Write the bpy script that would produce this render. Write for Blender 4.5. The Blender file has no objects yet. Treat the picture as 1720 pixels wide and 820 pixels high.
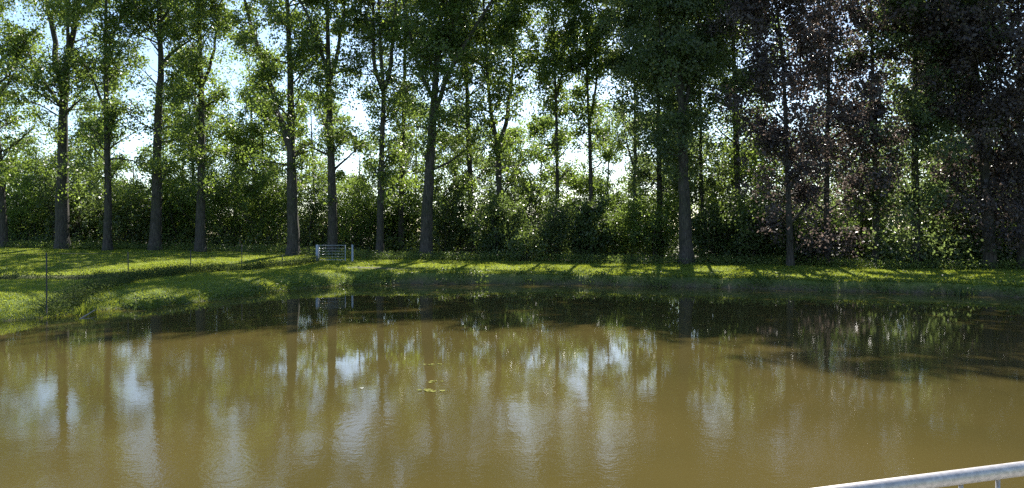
import bpy, math, random
import numpy as np
R = math.radians
random.seed(7)
rng = np.random.default_rng(7)
scene = bpy.context.scene
COL = scene.collection

# ------------------------------------------------------------------ camera, sky, sun, exposure
F, YH, HC = 1162.0, 392.0, 3.1          # focal length (px of a 1720 wide frame), horizon row, camera height
cam = bpy.data.cameras.new("camera")
cam.sensor_width = 36.0
cam.lens = 36.0 * F / 1720.0
cam.shift_y = -(410 - YH) / 1720.0
cam.clip_start = 0.05
cam.clip_end = 6000
cam_o = bpy.data.objects.new("camera", cam)
cam_o.location = (0, 0, HC)
cam_o.rotation_euler = (R(90), 0, 0)
COL.objects.link(cam_o)
scene.camera = cam_o

SUN_EL, SUN_AZ = 40.0, 12.0             # azimuth clockwise from +Y
world = bpy.data.worlds.new("World")
scene.world = world
world.use_nodes = True
wn = world.node_tree
wn.nodes.clear()
sky = wn.nodes.new("ShaderNodeTexSky")
sky.sky_type = 'NISHITA'
sky.sun_disc = False
sky.sun_elevation = R(SUN_EL)
sky.sun_rotation = R(SUN_AZ)
sky.air_density = 1.0
sky.dust_density = 0.5
sky.altitude = 300
sky.ozone_density = 2.2
bg = wn.nodes.new("ShaderNodeBackground")
bg.inputs[1].default_value = 0.098
wo = wn.nodes.new("ShaderNodeOutputWorld")
wn.links.new(sky.outputs[0], bg.inputs[0])
wn.links.new(bg.outputs[0], wo.inputs[0])

sun = bpy.data.lights.new("sun", 'SUN')
sun.energy = 5.0
sun.angle = R(0.53)
sun.color = (1.0, 0.95, 0.86)
sun_o = bpy.data.objects.new("sun", sun)
sun_o.rotation_euler = (R(90 - SUN_EL), 0, R(180 - SUN_AZ))
COL.objects.link(sun_o)

scene.view_settings.view_transform = 'Standard'
scene.view_settings.look = 'None'
scene.view_settings.exposure = 1.3
scene.view_settings.gamma = 1.0
scene.cycles.max_bounces = 8
scene.cycles.transmission_bounces = 6
scene.cycles.diffuse_bounces = 4
scene.cycles.glossy_bounces = 3
scene.cycles.sample_clamp_indirect = 6
scene.cycles.use_denoising = False


# ------------------------------------------------------------------ helpers
def W(px, py, Y):
    """photo pixel at depth Y -> world point"""
    return np.array([(px - 860) / F * Y, Y, HC - (py - YH) / F * Y])


def tag(o, label=None, cat=None, group=None, kind=None):
    if label: o['label'] = label
    if cat: o['category'] = cat
    if group: o['group'] = group
    if kind: o['kind'] = kind
    return o


def empty(name, loc, label, cat, group=None):
    o = bpy.data.objects.new(name, None)
    o.empty_display_size = 0.3
    o.location = tuple(float(v) for v in loc)
    COL.objects.link(o)
    return tag(o, label, cat, group)


def np_mesh(name, verts, faces, mat, parent=None, tone=None, smooth=False, n=None):
    """faces: (m,k) array; verts are world coordinates, made local to parent"""
    verts = np.asarray(verts, dtype=np.float32).reshape(-1, 3).copy()
    if parent is not None:
        verts -= np.array(parent.location, dtype=np.float32)
    faces = np.asarray(faces, dtype=np.int32)
    m = bpy.data.meshes.new(name)
    k = faces.shape[1]
    m.vertices.add(len(verts))
    m.vertices.foreach_set("co", verts.ravel())
    m.loops.add(faces.size)
    m.loops.foreach_set("vertex_index", faces.ravel())
    m.polygons.add(len(faces))
    m.polygons.foreach_set("loop_start", np.arange(0, faces.size, k, dtype=np.int32))
    if smooth:
        m.polygons.foreach_set("use_smooth", np.ones(len(faces), dtype=bool))
    if tone is not None:
        a = m.attributes.new("tone", 'FLOAT', 'POINT')
        a.data.foreach_set("value", np.asarray(tone, dtype=np.float32))
    m.update(calc_edges=True)
    m.materials.append(mat)
    o = bpy.data.objects.new(name, m)
    COL.objects.link(o)
    if parent is not None:
        o.parent = parent
    return o


class MB:
    """collects tubes and boxes (quads only) into one mesh"""
    def __init__(s): s.v = []; s.f = []; s.n = 0
    def add(s, v, f):
        s.v.append(np.asarray(v, float)); s.f.append(np.asarray(f, int) + s.n); s.n += len(v)
    def tube(s, P, Rr, sides=7, lump=0.0):
        P = np.asarray(P, float); Rr = np.asarray(Rr, float)
        if Rr.ndim == 0: Rr = np.full(len(P), float(Rr))
        T = np.gradient(P, axis=0); T /= np.linalg.norm(T, axis=1)[:, None] + 1e-9
        ref = np.array([0.13, 0.99, 0.05]) if abs(T[0][1]) < 0.8 else np.array([1.0, 0.1, 0.1])
        U = np.cross(T, ref); U /= np.linalg.norm(U, axis=1)[:, None] + 1e-9
        V = np.cross(T, U)
        a = np.linspace(0, 2 * np.pi, sides, endpoint=False)
        rr = Rr[:, None] * (1 + lump * rng.standard_normal((len(P), sides)))
        ring = P[:, None, :] + rr[:, :, None] * (np.cos(a)[None, :, None] * U[:, None, :] + np.sin(a)[None, :, None] * V[:, None, :])
        v = ring.reshape(-1, 3)
        i = np.arange(len(P) - 1)[:, None] * sides; j = np.arange(sides)[None, :]; j2 = (j + 1) % sides
        f = np.stack([i + j, i + j2, i + sides + j2, i + sides + j], -1).reshape(-1, 4)
        s.add(v, f)
        # end caps as quads from the ring (fan of quads)
        for base in (0, (len(P) - 1) * sides):
            q = []
            for t in range(1, sides - 2, 2):
                q.append([base, base + t, base + t + 1, base + t + 2])
            if q: s.add(np.zeros((0, 3)), np.array(q) - s.n + (s.n - len(v)))
    def box(s, c, size, rz=0.0):
        h = np.array(size) / 2
        v = np.array([[x, y, z] for x in (-1, 1) for y in (-1, 1) for z in (-1, 1)]) * h
        cz, sz = math.cos(rz), math.sin(rz)
        v = np.stack([v[:, 0] * cz - v[:, 1] * sz, v[:, 0] * sz + v[:, 1] * cz, v[:, 2]], 1) + np.array(c)
        s.add(v, [[0, 1, 3, 2], [4, 6, 7, 5], [0, 4, 5, 1], [2, 3, 7, 6], [0, 2, 6, 4], [1, 5, 7, 3]])
    def build(s, name, mat, parent=None, smooth=True):
        return np_mesh(name, np.concatenate(s.v), np.concatenate([f for f in s.f if len(f)]), mat, parent, smooth=smooth)


def leaf_cards(C, length, width, tilt=1.0, cid=None):
    """one folded diamond per centre"""
    n = len(C)
    u = rng.standard_normal((n, 3)); u[:, 2] = u[:, 2] * tilt - 0.25
    w = rng.standard_normal((n, 3)); ct = None
    if cid is not None:      # leaves of one spray hang alike and share a tone
        m = int(cid.max()) + 1
        u = u * 0.8 + rng.standard_normal((m, 3))[cid] * 0.8
        w = w * 0.8 + rng.standard_normal((m, 3))[cid] * 0.9
        ct = rng.uniform(0, 1, m)[cid]
    u /= np.linalg.norm(u, axis=1)[:, None]
    v = np.cross(u, w); v /= np.linalg.norm(v, axis=1)[:, None] + 1e-9
    L = (length * rng.uniform(0.6, 1.25, n))[:, None] * 0.5
    Wd = (width * rng.uniform(0.7, 1.2, n))[:, None] * 0.5
    nn = np.cross(u, v)
    a = C - u * L; b = C + v * Wd + nn * Wd * 0.35 - u * L * 0.15; c = C + u * L; d = C - v * Wd + nn * Wd * 0.35 - u * L * 0.15
    verts = np.stack([a, b, c, d], 1).reshape(-1, 3)
    faces = np.arange(n * 4).reshape(-1, 4)
    t = rng.uniform(0, 1, n)
    if ct is not None: t = 0.5 * t + 0.5 * ct
    tone = np.repeat(t, 4)
    return verts, faces, tone


# ------------------------------------------------------------------ materials
def new_mat(name):
    m = bpy.data.materials.new(name); m.use_nodes = True
    nt = m.node_tree; nt.nodes.clear()
    out = nt.nodes.new("ShaderNodeOutputMaterial")
    return m, nt, out


def leaf_mat(name, dark, light, trans, mixf=0.42, rough=0.42, spec=0.5):
    m, nt, out = new_mat(name)
    at = nt.nodes.new("ShaderNodeAttribute"); at.attribute_name = "tone"
    mx = nt.nodes.new("ShaderNodeMix"); mx.data_type = 'RGBA'
    mx.inputs[6].default_value = (*dark, 1); mx.inputs[7].default_value = (*light, 1)
    nt.links.new(at.outputs['Fac'], mx.inputs[0])
    pr = nt.nodes.new("ShaderNodeBsdfPrincipled")
    pr.inputs['Roughness'].default_value = rough
    pr.inputs['Specular IOR Level'].default_value = spec
    nt.links.new(mx.outputs[2], pr.inputs['Base Color'])
    tr = nt.nodes.new("ShaderNodeBsdfTranslucent")
    m2 = nt.nodes.new("ShaderNodeMix"); m2.data_type = 'RGBA'
    m2.inputs[6].default_value = tuple(c * 0.6 for c in trans) + (1,); m2.inputs[7].default_value = (*trans, 1)
    nt.links.new(at.outputs['Fac'], m2.inputs[0])
    nt.links.new(m2.outputs[2], tr.inputs['Color'])
    ms = nt.nodes.new("ShaderNodeMixShader"); ms.inputs[0].default_value = mixf
    nt.links.new(pr.outputs[0], ms.inputs[1]); nt.links.new(tr.outputs[0], ms.inputs[2])
    nt.links.new(ms.outputs[0], out.inputs[0])
    return m


def noise(nt, scale, detail=4, vec=None, rough=0.55):
    n = nt.nodes.new("ShaderNodeTexNoise"); n.inputs['Scale'].default_value = scale
    n.inputs['Detail'].default_value = detail; n.inputs['Roughness'].default_value = rough
    if vec is not None: nt.links.new(vec, n.inputs['Vector'])
    return n


def ramp(nt, fac, stops):
    r = nt.nodes.new("ShaderNodeValToRGB")
    e = r.color_ramp.elements
    e[0].position, e[0].color = stops[0][0], (*stops[0][1], 1)
    e[1].position, e[1].color = stops[-1][0], (*stops[-1][1], 1)
    for p, c in stops[1:-1]:
        x = e.new(p); x.color = (*c, 1)
    nt.links.new(fac, r.inputs[0])
    return r


def math_n(nt, op, a, b=None, val=None):
    m = nt.nodes.new("ShaderNodeMath"); m.operation = op
    nt.links.new(a, m.inputs[0])
    if b is not None: nt.links.new(b, m.inputs[1])
    if val is not None: m.inputs[1].default_value = val
    return m.outputs[0]


M = {}
M['poplar'] = leaf_mat("poplar_leaves", (0.042, 0.070, 0.024), (0.085, 0.12, 0.042), (0.30, 0.42, 0.06), 0.5)
M['poplar_dark'] = leaf_mat("shaded_poplar_leaves", (0.048, 0.07, 0.034), (0.085, 0.115, 0.055), (0.28, 0.38, 0.10), 0.48)
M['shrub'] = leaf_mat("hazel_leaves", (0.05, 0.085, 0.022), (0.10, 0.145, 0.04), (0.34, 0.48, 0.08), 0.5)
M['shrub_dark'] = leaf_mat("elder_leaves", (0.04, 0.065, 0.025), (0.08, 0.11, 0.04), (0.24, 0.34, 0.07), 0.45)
M['bronze'] = leaf_mat("bronze_leaves", (0.042, 0.036, 0.036), (0.085, 0.068, 0.07), (0.26, 0.20, 0.17), 0.42, 0.42, 0.5)
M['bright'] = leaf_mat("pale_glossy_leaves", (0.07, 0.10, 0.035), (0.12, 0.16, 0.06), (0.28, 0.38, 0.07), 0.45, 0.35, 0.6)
M['grass_blade'] = leaf_mat("lawn_blades", (0.07, 0.115, 0.022), (0.16, 0.20, 0.035), (0.48, 0.56, 0.05), 0.5, 0.5, 0.35)
M['weed'] = leaf_mat("bank_weed_leaves", (0.05, 0.09, 0.02), (0.14, 0.17, 0.05), (0.26, 0.36, 0.06), 0.4, 0.5, 0.35)
M['weed_dark'] = leaf_mat("long_weeds", (0.035, 0.06, 0.02), (0.08, 0.10, 0.035), (0.16, 0.22, 0.05), 0.35, 0.7, 0.1)
M['floating'] = leaf_mat("fallen_leaf", (0.15, 0.16, 0.02), (0.26, 0.25, 0.04), (0.2, 0.22, 0.03), 0.2, 0.8, 0.1)
M['white_leaf'] = leaf_mat("pale_fallen_leaf", (0.6, 0.6, 0.5), (0.7, 0.7, 0.62), (0.4, 0.4, 0.3), 0.2)


def bark_mat():
    m, nt, out = new_mat("furrowed_bark")
    tc = nt.nodes.new("ShaderNodeTexCoord")
    mp = nt.nodes.new("ShaderNodeMapping"); mp.inputs['Scale'].default_value = (1, 1, 0.16)
    nt.links.new(tc.outputs['Object'], mp.inputs[0])
    n = noise(nt, 14, 5, mp.outputs[0])
    n2 = noise(nt, 1.3, 3, tc.outputs['Object'])
    c = ramp(nt, n.outputs[0], [(0.35, (0.02, 0.017, 0.014)), (0.6, (0.07, 0.06, 0.05)), (0.8, (0.14, 0.125, 0.10))])
    g = ramp(nt, n2.outputs[0], [(0.4, (1, 1, 1)), (0.7, (0.6, 0.75, 0.5))])
    mul = nt.nodes.new("ShaderNodeMix"); mul.data_type = 'RGBA'; mul.blend_type = 'MULTIPLY'; mul.inputs[0].default_value = 1
    nt.links.new(c.outputs[0], mul.inputs[6]); nt.links.new(g.outputs[0], mul.inputs[7])
    p = nt.nodes.new("ShaderNodeBsdfPrincipled"); p.inputs['Roughness'].default_value = 0.9
    nt.links.new(mul.outputs[2], p.inputs['Base Color'])
    b = nt.nodes.new("ShaderNodeBump"); b.inputs['Strength'].default_value = 0.9; b.inputs['Distance'].default_value = 0.06
    nt.links.new(n.outputs[0], b.inputs['Height']); nt.links.new(b.outputs[0], p.inputs['Normal'])
    nt.links.new(p.outputs[0], out.inputs[0])
    return m
M['bark'] = bark_mat()


def simple(name, col, rough=0.6, metal=0.0, nscale=8, var=0.25, bump=0.0, spec=0.5):
    m, nt, out = new_mat(name)
    tc = nt.nodes.new("ShaderNodeTexCoord")
    n = noise(nt, nscale, 5, tc.outputs['Object'])
    r = ramp(nt, n.outputs[0], [(0.3, tuple(c * (1 - var) for c in col)), (0.7, tuple(min(1, c * (1 + var)) for c in col))])
    p = nt.nodes.new("ShaderNodeBsdfPrincipled")
    p.inputs['Roughness'].default_value = rough; p.inputs['Metallic'].default_value = metal; p.inputs['Specular IOR Level'].default_value = spec
    nt.links.new(r.outputs[0], p.inputs['Base Color'])
    if bump:
        b = nt.nodes.new("ShaderNodeBump"); b.inputs['Distance'].default_value = bump
        nt.links.new(n.outputs[0], b.inputs['Height']); nt.links.new(b.outputs[0], p.inputs['Normal'])
    nt.links.new(p.outputs[0], out.inputs[0])
    return m
M['galv'] = simple("galvanised_steel", (0.55, 0.57, 0.6), 0.38, 0.7, 30, 0.15)
M['rail'] = simple("brushed_rail_steel", (0.40, 0.37, 0.35), 0.45, 0.45, 60, 0.22)
M['pale_metal'] = simple("pale_painted_metal", (0.30, 0.34, 0.39), 0.6, 0.1, 20, 0.15)
M['post'] = simple("weathered_fence_post", (0.05, 0.048, 0.042), 0.8, 0.0, 30, 0.3)
M['wire'] = simple("fence_wire", (0.06, 0.065, 0.06), 0.9, 0.0, 30, 0.2, 0.0, 0.05)
M['concrete'] = simple("terrace_concrete", (0.34, 0.33, 0.31), 0.85, 0.0, 12, 0.2, 0.003)
M['twig'] = simple("wet_twig", (0.30, 0.27, 0.22), 0.7, 0.0, 20, 0.3)


def ground_mat():
    m, nt, out = new_mat("mown_grass_ground")
    tc = nt.nodes.new("ShaderNodeTexCoord")
    P = tc.outputs['Object']
    a = noise(nt, 0.35, 4, P); b = noise(nt, 3.0, 5, P, 0.7); c = noise(nt, 22.0, 3, P, 0.7)
    s = math_n(nt, 'ADD', math_n(nt, 'MULTIPLY', a.outputs[0], val=0.45), math_n(nt, 'MULTIPLY', b.outputs[0], val=0.35))
    s = math_n(nt, 'ADD', s, math_n(nt, 'MULTIPLY', c.outputs[0], val=0.2))
    g = ramp(nt, s, [(0.38, (0.07, 0.11, 0.024)), (0.5, (0.125, 0.18, 0.032)), (0.62, (0.20, 0.235, 0.05))])
    at = nt.nodes.new("ShaderNodeAttribute"); at.attribute_name = "tone"   # bare earth: bank face, path patch, under the trees; also painted shade in the ditch
    soil = ramp(nt, b.outputs[0], [(0.3, (0.05, 0.038, 0.024)), (0.7, (0.15, 0.11, 0.075))])
    k = math_n(nt, 'ADD', at.outputs['Fac'], math_n(nt, 'MULTIPLY', math_n(nt, 'SUBTRACT', b.outputs[0], val=0.5), val=0.9))
    kk = nt.nodes.new("ShaderNodeClamp"); nt.links.new(k, kk.inputs[0])
    k2 = math_n(nt, 'MULTIPLY', kk.outputs[0], at.outputs['Fac'])
    mx = nt.nodes.new("ShaderNodeMix"); mx.data_type = 'RGBA'
    nt.links.new(k2, mx.inputs[0]); nt.links.new(g.outputs[0], mx.inputs[6]); nt.links.new(soil.outputs[0], mx.inputs[7])
    p = nt.nodes.new("ShaderNodeBsdfPrincipled"); p.inputs['Roughness'].default_value = 0.85
    p.inputs['Specular IOR Level'].default_value = 0.25
    nt.links.new(mx.outputs[2], p.inputs['Base Color'])
    bu = nt.nodes.new("ShaderNodeBump"); bu.inputs['Distance'].default_value = 0.08; bu.inputs['Strength'].default_value = 0.8
    nt.links.new(c.outputs[0], bu.inputs['Height']); nt.links.new(bu.outputs[0], p.inputs['Normal'])
    nt.links.new(p.outputs[0], out.inputs[0])
    return m
M['ground'] = ground_mat()


def water_mat():
    m, nt, out = new_mat("murky_pond_water")
    tc = nt.nodes.new("ShaderNodeTexCoord"); P = tc.outputs['Object']
    fine = noise(nt, 13.0, 3, P, 0.55)
    mid = noise(nt, 1.6, 2, P, 0.5)
    patch = noise(nt, 0.13, 2, P)
    pr = ramp(nt, patch.outputs[0], [(0.40, (0.4, 0.4, 0.4)), (0.6, (1.25, 1.25, 1.25))])
    h = math_n(nt, 'ADD', math_n(nt, 'MULTIPLY', fine.outputs[0], val=0.0022), math_n(nt, 'MULTIPLY', mid.outputs[0], val=0.0055))
    h = math_n(nt, 'MULTIPLY', h, pr.outputs[0])
    # the breeze ruffles the open water near the terrace, the far side lies sheltered under the trees
    sx = nt.nodes.new("ShaderNodeSeparateXYZ"); nt.links.new(P, sx.inputs[0])
    yy = math_n(nt, 'ADD', sx.outputs['Y'], math_n(nt, 'MULTIPLY', patch.outputs[0], val=8.0))
    calm = ramp(nt, math_n(nt, 'MULTIPLY', yy, val=1 / 50.0), [(0.22, (1.5, 1.5, 1.5)), (0.36, (0.5, 0.5, 0.5)), (0.48, (0.26, 0.26, 0.26)), (0.75, (0.16, 0.16, 0.16))])
    h = math_n(nt, 'MULTIPLY', math_n(nt, 'MULTIPLY', h, calm.outputs[0]), val=0.9)
    # rings spreading from two points where something touched the surface
    for cx, cy in ((-4.3, 10.6), (-2.2, 10.9)):
        sub = nt.nodes.new("ShaderNodeVectorMath"); sub.operation = 'SUBTRACT'
        sub.inputs[1].default_value = (cx, cy, 0); nt.links.new(P, sub.inputs[0])
        ln = nt.nodes.new("ShaderNodeVectorMath"); ln.operation = 'LENGTH'; nt.links.new(sub.outputs[0], ln.inputs[0])
        d = ln.outputs['Value']
        sn = math_n(nt, 'SINE', math_n(nt, 'MULTIPLY', d, val=34.0))
        fall = nt.nodes.new("ShaderNodeMapRange"); fall.inputs[1].default_value = 0.1; fall.inputs[2].default_value = 1.1
        fall.inputs[3].default_value = 0.0003; fall.inputs[4].default_value = 0.0
        nt.links.new(d, fall.inputs[0])
        h = math_n(nt, 'ADD', h, math_n(nt, 'MULTIPLY', sn, fall.outputs[0]))
    bu = nt.nodes.new("ShaderNodeBump"); bu.inputs['Distance'].default_value = 1.0; bu.inputs['Strength'].default_value = 1.0
    nt.links.new(h, bu.inputs['Height'])
    silt = noise(nt, 0.12, 3, P)
    c = ramp(nt, silt.outputs[0], [(0.35, (0.062, 0.051, 0.0155)), (0.65, (0.088, 0.067, 0.0205))])
    p = nt.nodes.new("ShaderNodeBsdfPrincipled"); p.inputs['Roughness'].default_value = 0.012
    p.inputs['IOR'].default_value = 1.333
    nt.links.new(c.outputs[0], p.inputs['Base Color']); nt.links.new(bu.outputs[0], p.inputs['Normal'])
    nt.links.new(p.outputs[0], out.inputs[0])
    return m
M['water'] = water_mat()

# ------------------------------------------------------------------ terrain with the pond
shore_px = [(0, 541), (80, 533), (150, 524), (205, 519), (250, 519), (320, 509), (375, 503), (420, 497), (500, 486), (560, 481), (620, 478.5),
            (700, 477.5), (800, 477), (900, 477.5), (1000, 478.5), (1100, 481), (1200, 484), (1320, 487), (1440, 490), (1600, 494), (1720, 501)]
shore = []
for px, py in shore_px:
    d = HC * F / (py - YH); shore.append(((px - 860) / F * d, d))
shore = np.array(shore)
pond = np.concatenate([[(-13, 2.0), (-17.5, 6), (-18.5, 13)], shore, [(30, 28), (35, 20), (35, 10), (28, 2.6), (12, 4.2), (2.4, 2.3), (-2.4, 0.9)]])
# finer outline with little coves
fine = []
for i in range(len(pond)):
    a, b = pond[i], pond[(i + 1) % len(pond)]
    n = max(1, int(np.linalg.norm(b - a) / 0.7))
    for t in range(n):
        q = a + (b - a) * t / n
        j = 0.22 if q[1] > 8 else 0.0
        fine.append(q + rng.uniform(-j, j, 2))
pond = np.array(fine)


def sdist(X, Y):
    """signed distance to the pond outline, positive on land"""
    x = X.ravel(); y = Y.ravel()
    best = np.full(len(x), 1e9); inside = np.zeros(len(x), bool)
    near = (np.abs(x) < 90) & (np.abs(y - 25) < 90)
    xn, yn = x[near], y[near]; bn = np.full(len(xn), 1e9); ins = np.zeros(len(xn), bool)
    for i in range(len(pond)):
        a = pond[i]; b = pond[(i + 1) % len(pond)]; d = b - a; L = d @ d
        t = np.clip(((xn - a[0]) * d[0] + (yn - a[1]) * d[1]) / L, 0, 1)
        bn = np.minimum(bn, (xn - a[0] - t * d[0]) ** 2 + (yn - a[1] - t * d[1]) ** 2)
        if a[1] != b[1]:
            c = (a[1] > yn) != (b[1] > yn)
            ins ^= c & (xn < (b[0] - a[0]) * (yn - a[1]) / (b[1] - a[1]) + a[0])
    best[near] = np.sqrt(bn); inside[near] = ins
    best[~near] = 60
    return np.where(inside, -best, best).reshape(X.shape)


ctrl = np.array([  # x, y, plateau height
    (-17.2, 25.6, .85), (-19.4, 35, .72), (-19.3, 41.5, .72), (-17, 43.5, .85), (-15.6, 47, .9), (-14, 50, 1.1),
    (-24, 36, .65), (-30, 40, .7), (-30, 28, .8), (-40, 45, 1.1), (-45, 62, 1.8), (-38, 62, 1.75), (-30, 62, 1.65), (-24, 60, 1.5), (-19, 60, 1.35), (-16, 58, 1.25),
    (-8, 46, .95), (-4, 45, .85), (0, 44.5, .8), (6, 44, .75), (12, 42, .7), (18, 39, .65), (24, 37, .65), (32, 32, .7),
    (-8, 54, 1.05), (0, 54, .95), (8, 52, .9), (14, 50, .9), (20, 45, .9), (28, 44, .9), (36, 42, 1.0),
    (-60, 80, 2.0), (0, 80, 1.3), (50, 70, 1.2), (-22, 10, 1.0), (-50, 10, 1.2), (42, 12, 1.0), (-5, -5, 1.3), (10, -5, 1.3), (0, -60, 1.5), (0, 200, 1.5), (-200, 80, 2), (200, 80, 1.5)])
_wr = np.random.default_rng(3)
_waves = [(_wr.uniform(0.15, 1.6), _wr.uniform(0, 2 * np.pi), _wr.uniform(0, 6.28)) for _ in range(22)]


def bumps(X, Y):
    z = 0
    for k, a, ph in _waves:
        z = z + np.sin(k * (np.cos(a) * X + np.sin(a) * Y) + ph) * 0.012 / (0.35 + k)
    return z


def ground_z(X, Y, sd=None):
    X = np.asarray(X, float); Y = np.asarray(Y, float)
    if sd is None: sd = sdist(X, Y)
    num = 0; den = 0
    for cx, cy, cz in ctrl:
        w = 1.0 / ((X - cx) ** 2 + (Y - cy) ** 2 + 2.0) ** 1.6
        num = num + w * cz; den = den + w
    plat = num / den
    # left bank is a soft slope, the far bank a steep lip
    soft = np.clip((-X - 6) / 9, 0, 1)
    w = 0.55 + soft * 2.4
    t = np.clip(sd / w, 0, 1)
    prof = 0.35 * soft * (1 - (1 - t) ** 2) + (1 - 0.35 * soft) * (t * t * (3 - 2 * t))
    lip = 0.80 + 0.20 * np.clip((sd - w) / 5, 0, 1)
    land = -0.02 + plat * prof * lip + bumps(X, Y) * np.clip(sd, 0, 1)
    # ditch behind the wire fence on the left
    dd = np.abs((Y - 38.5) - (X + 26) * 0.22) / 1.5
    land = land - 0.68 * np.exp(-dd ** 4) * np.clip((-X - 21.5) / 2, 0, 1)
    und = -np.clip(-sd * 0.45, 0.0, 1.2) - 0.02
    return np.where(sd > 0, land, und)


def axis(lo, hi, step, far):
    c = list(np.arange(lo, hi + 1e-6, step)); s = step
    a = [hi]
    while a[-1] < far: s *= 1.35; a.append(a[-1] + s)
    s = step; b = [lo]
    while b[-1] > -far: s *= 1.35; b.append(b[-1] - s)
    return np.array(sorted(set(b[1:])) + c + a[1:])


gx = axis(-62, 45, 0.3, 2500); gy = axis(-8, 72, 0.3, 2500)
GX, GY = np.meshgrid(gx, gy)
SD = sdist(GX, GY)
GZ = ground_z(GX, GY, SD)
ny, nx = GX.shape
idx = np.arange(ny * nx).reshape(ny, nx)
gf = np.stack([idx[:-1, :-1], idx[:-1, 1:], idx[1:, 1:], idx[1:, :-1]], -1).reshape(-1, 4)


def soil_and_ditch_shade(X, Y, sd):
    s = np.exp(-((sd - 0.1) / 0.45) ** 2) * 0.9
    s = np.maximum(s, np.where(sd < 0, 1.0, 0))
    for cx, cy, rx, ry in ((-9.3, 45.6, 2.6, 0.8), (-7.4, 45.0, 1.8, 0.5)):
        s = np.maximum(s, np.exp(-((X - cx) / rx) ** 2 - ((Y - cy) / ry) ** 2))
    s = np.maximum(s, 0.95 * np.exp(-(np.abs((Y - 39.2) - (X + 26) * 0.22) / 1.5) ** 4) * np.clip((-X - 21.5) / 2, 0, 1))  # ditch's far wall painted earth-dark to stand for its shade
    s = np.maximum(s, np.clip((Y - edge_of_wood(X)) / 1.5, 0, 0.9))
    return s


def edge_of_wood(X):
    return np.interp(X, [-60, -30, -20, -13, -8, 0, 10, 17, 24, 40], [61, 61, 59.5, 56, 53.5, 53, 51, 48.5, 44.5, 42])


ground = np_mesh("ground", np.stack([GX, GY, GZ], -1), gf, M['ground'], tone=soil_and_ditch_shade(GX, GY, SD).ravel(), smooth=True)
tag(ground, "grassy banks and field round the pond", kind='structure')

wx = np.array([-24.0, 38.0]); wy = np.array([0.4, 50.0])
water = np_mesh("water", [(wx[0], wy[0], 0), (wx[1], wy[0], 0), (wx[1], wy[1], 0), (wx[0], wy[1], 0)], [[0, 1, 2, 3]], M['water'])
tag(water, "murky brown pond water reflecting the trees", kind='structure')

# terrace the photographer stands on
dirv = np.array([0.73, 0.22]); dirv /= np.linalg.norm(dirv); nrm = np.array([-dirv[1], dirv[0]])
ang = math.atan2(dirv[1], dirv[0])
p0 = np.array([0.82, 1.87])
mb = MB(); c = p0 - nrm * 1.9; mb.box((c[0], c[1], 0.55), (12, 4.0, 1.7), ang)
mb.box((p0 + nrm * 0.06).tolist() + [1.42], (12.1, 0.30, 0.08), ang)
te = mb.build("terrace", M['concrete'], smooth=False); tag(te, "concrete terrace edge at the pond", kind='structure')


# ------------------------------------------------------------------ trees
def smooth_path(P, n=None):
    P = np.asarray(P, float)
    seg = np.linalg.norm(np.diff(P, axis=0), axis=1); s = np.concatenate([[0], np.cumsum(seg)])
    n = n or max(4, int(s[-1] / 0.9))
    t = np.linspace(0, s[-1], n)
    Q = np.stack([np.interp(t, s, P[:, i]) for i in range(3)], 1)
    for _ in range(2):
        Q[1:-1] = (Q[:-2] + 2 * Q[1:-1] + Q[2:]) / 4
    return Q


def wander(start, direction, length, n, up=0.0, jit=0.25):
    P = [np.array(start, float)]; d = np.array(direction, float); d /= np.linalg.norm(d)
    for i in range(n):
        d = d + rng.standard_normal(3) * jit * 0.5 + np.array([0, 0, up / n])
        d /= np.linalg.norm(d)
        P.append(P[-1] + d * length / n)
    return np.array(P)


# openings in the row of crowns where the sky shows through: x, z, half width, half height (metres, running back through the row)
GAPS = []
for px, py, rx, ry in ((262, 100, 26, 60), (75, 235, 22, 30), (130, 200, 14, 45), (215, 45, 14, 30), (220, 250, 26, 40), (395, 130, 16, 60), (522, 220, 20, 50), (590, 270, 22, 45),
                       (310, 60, 10, 30), (30, 25, 22, 22), (450, 60, 12, 40),
                       (892, 285, 18, 28), (1035, 295, 18, 34), (1018, 200, 9, 40), (1420, 135, 20, 30), (1510, 118, 12, 12), (1400, 35, 16, 25), (905, 60, 10, 30),
                       (790, 40, 10, 20), (700, 20, 10, 20), (660, 120, 12, 25), (805, 190, 12, 25), (1480, 60, 10, 20)):
    q = W(px, py, 58.0); GAPS.append((q[0], q[2], rx / F * 58 * 0.78, ry / F * 58 * 0.8))


def in_gap(C, shrink=1.0):
    g = np.zeros(len(C), bool)
    if len(C) == 0: return g
    C = C + np.stack([np.sin(C[:, 2] * 2.1 + C[:, 1]), 0 * C[:, 0], np.sin(C[:, 0] * 2.7 + C[:, 1] * 1.3)], 1) * 0.55 + rng.standard_normal(C.shape) * 0.3
    X = C[:, 0] * 58.0 / C[:, 1]; Z = HC + (C[:, 2] - HC) * 58.0 / C[:, 1]
    for x, z, rx, rz in GAPS:
        g |= ((X - x) / (rx * shrink)) ** 2 + ((Z - z) / (rz * shrink)) ** 2 < 1
    return g


LEAFMUL = 0.98
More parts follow.
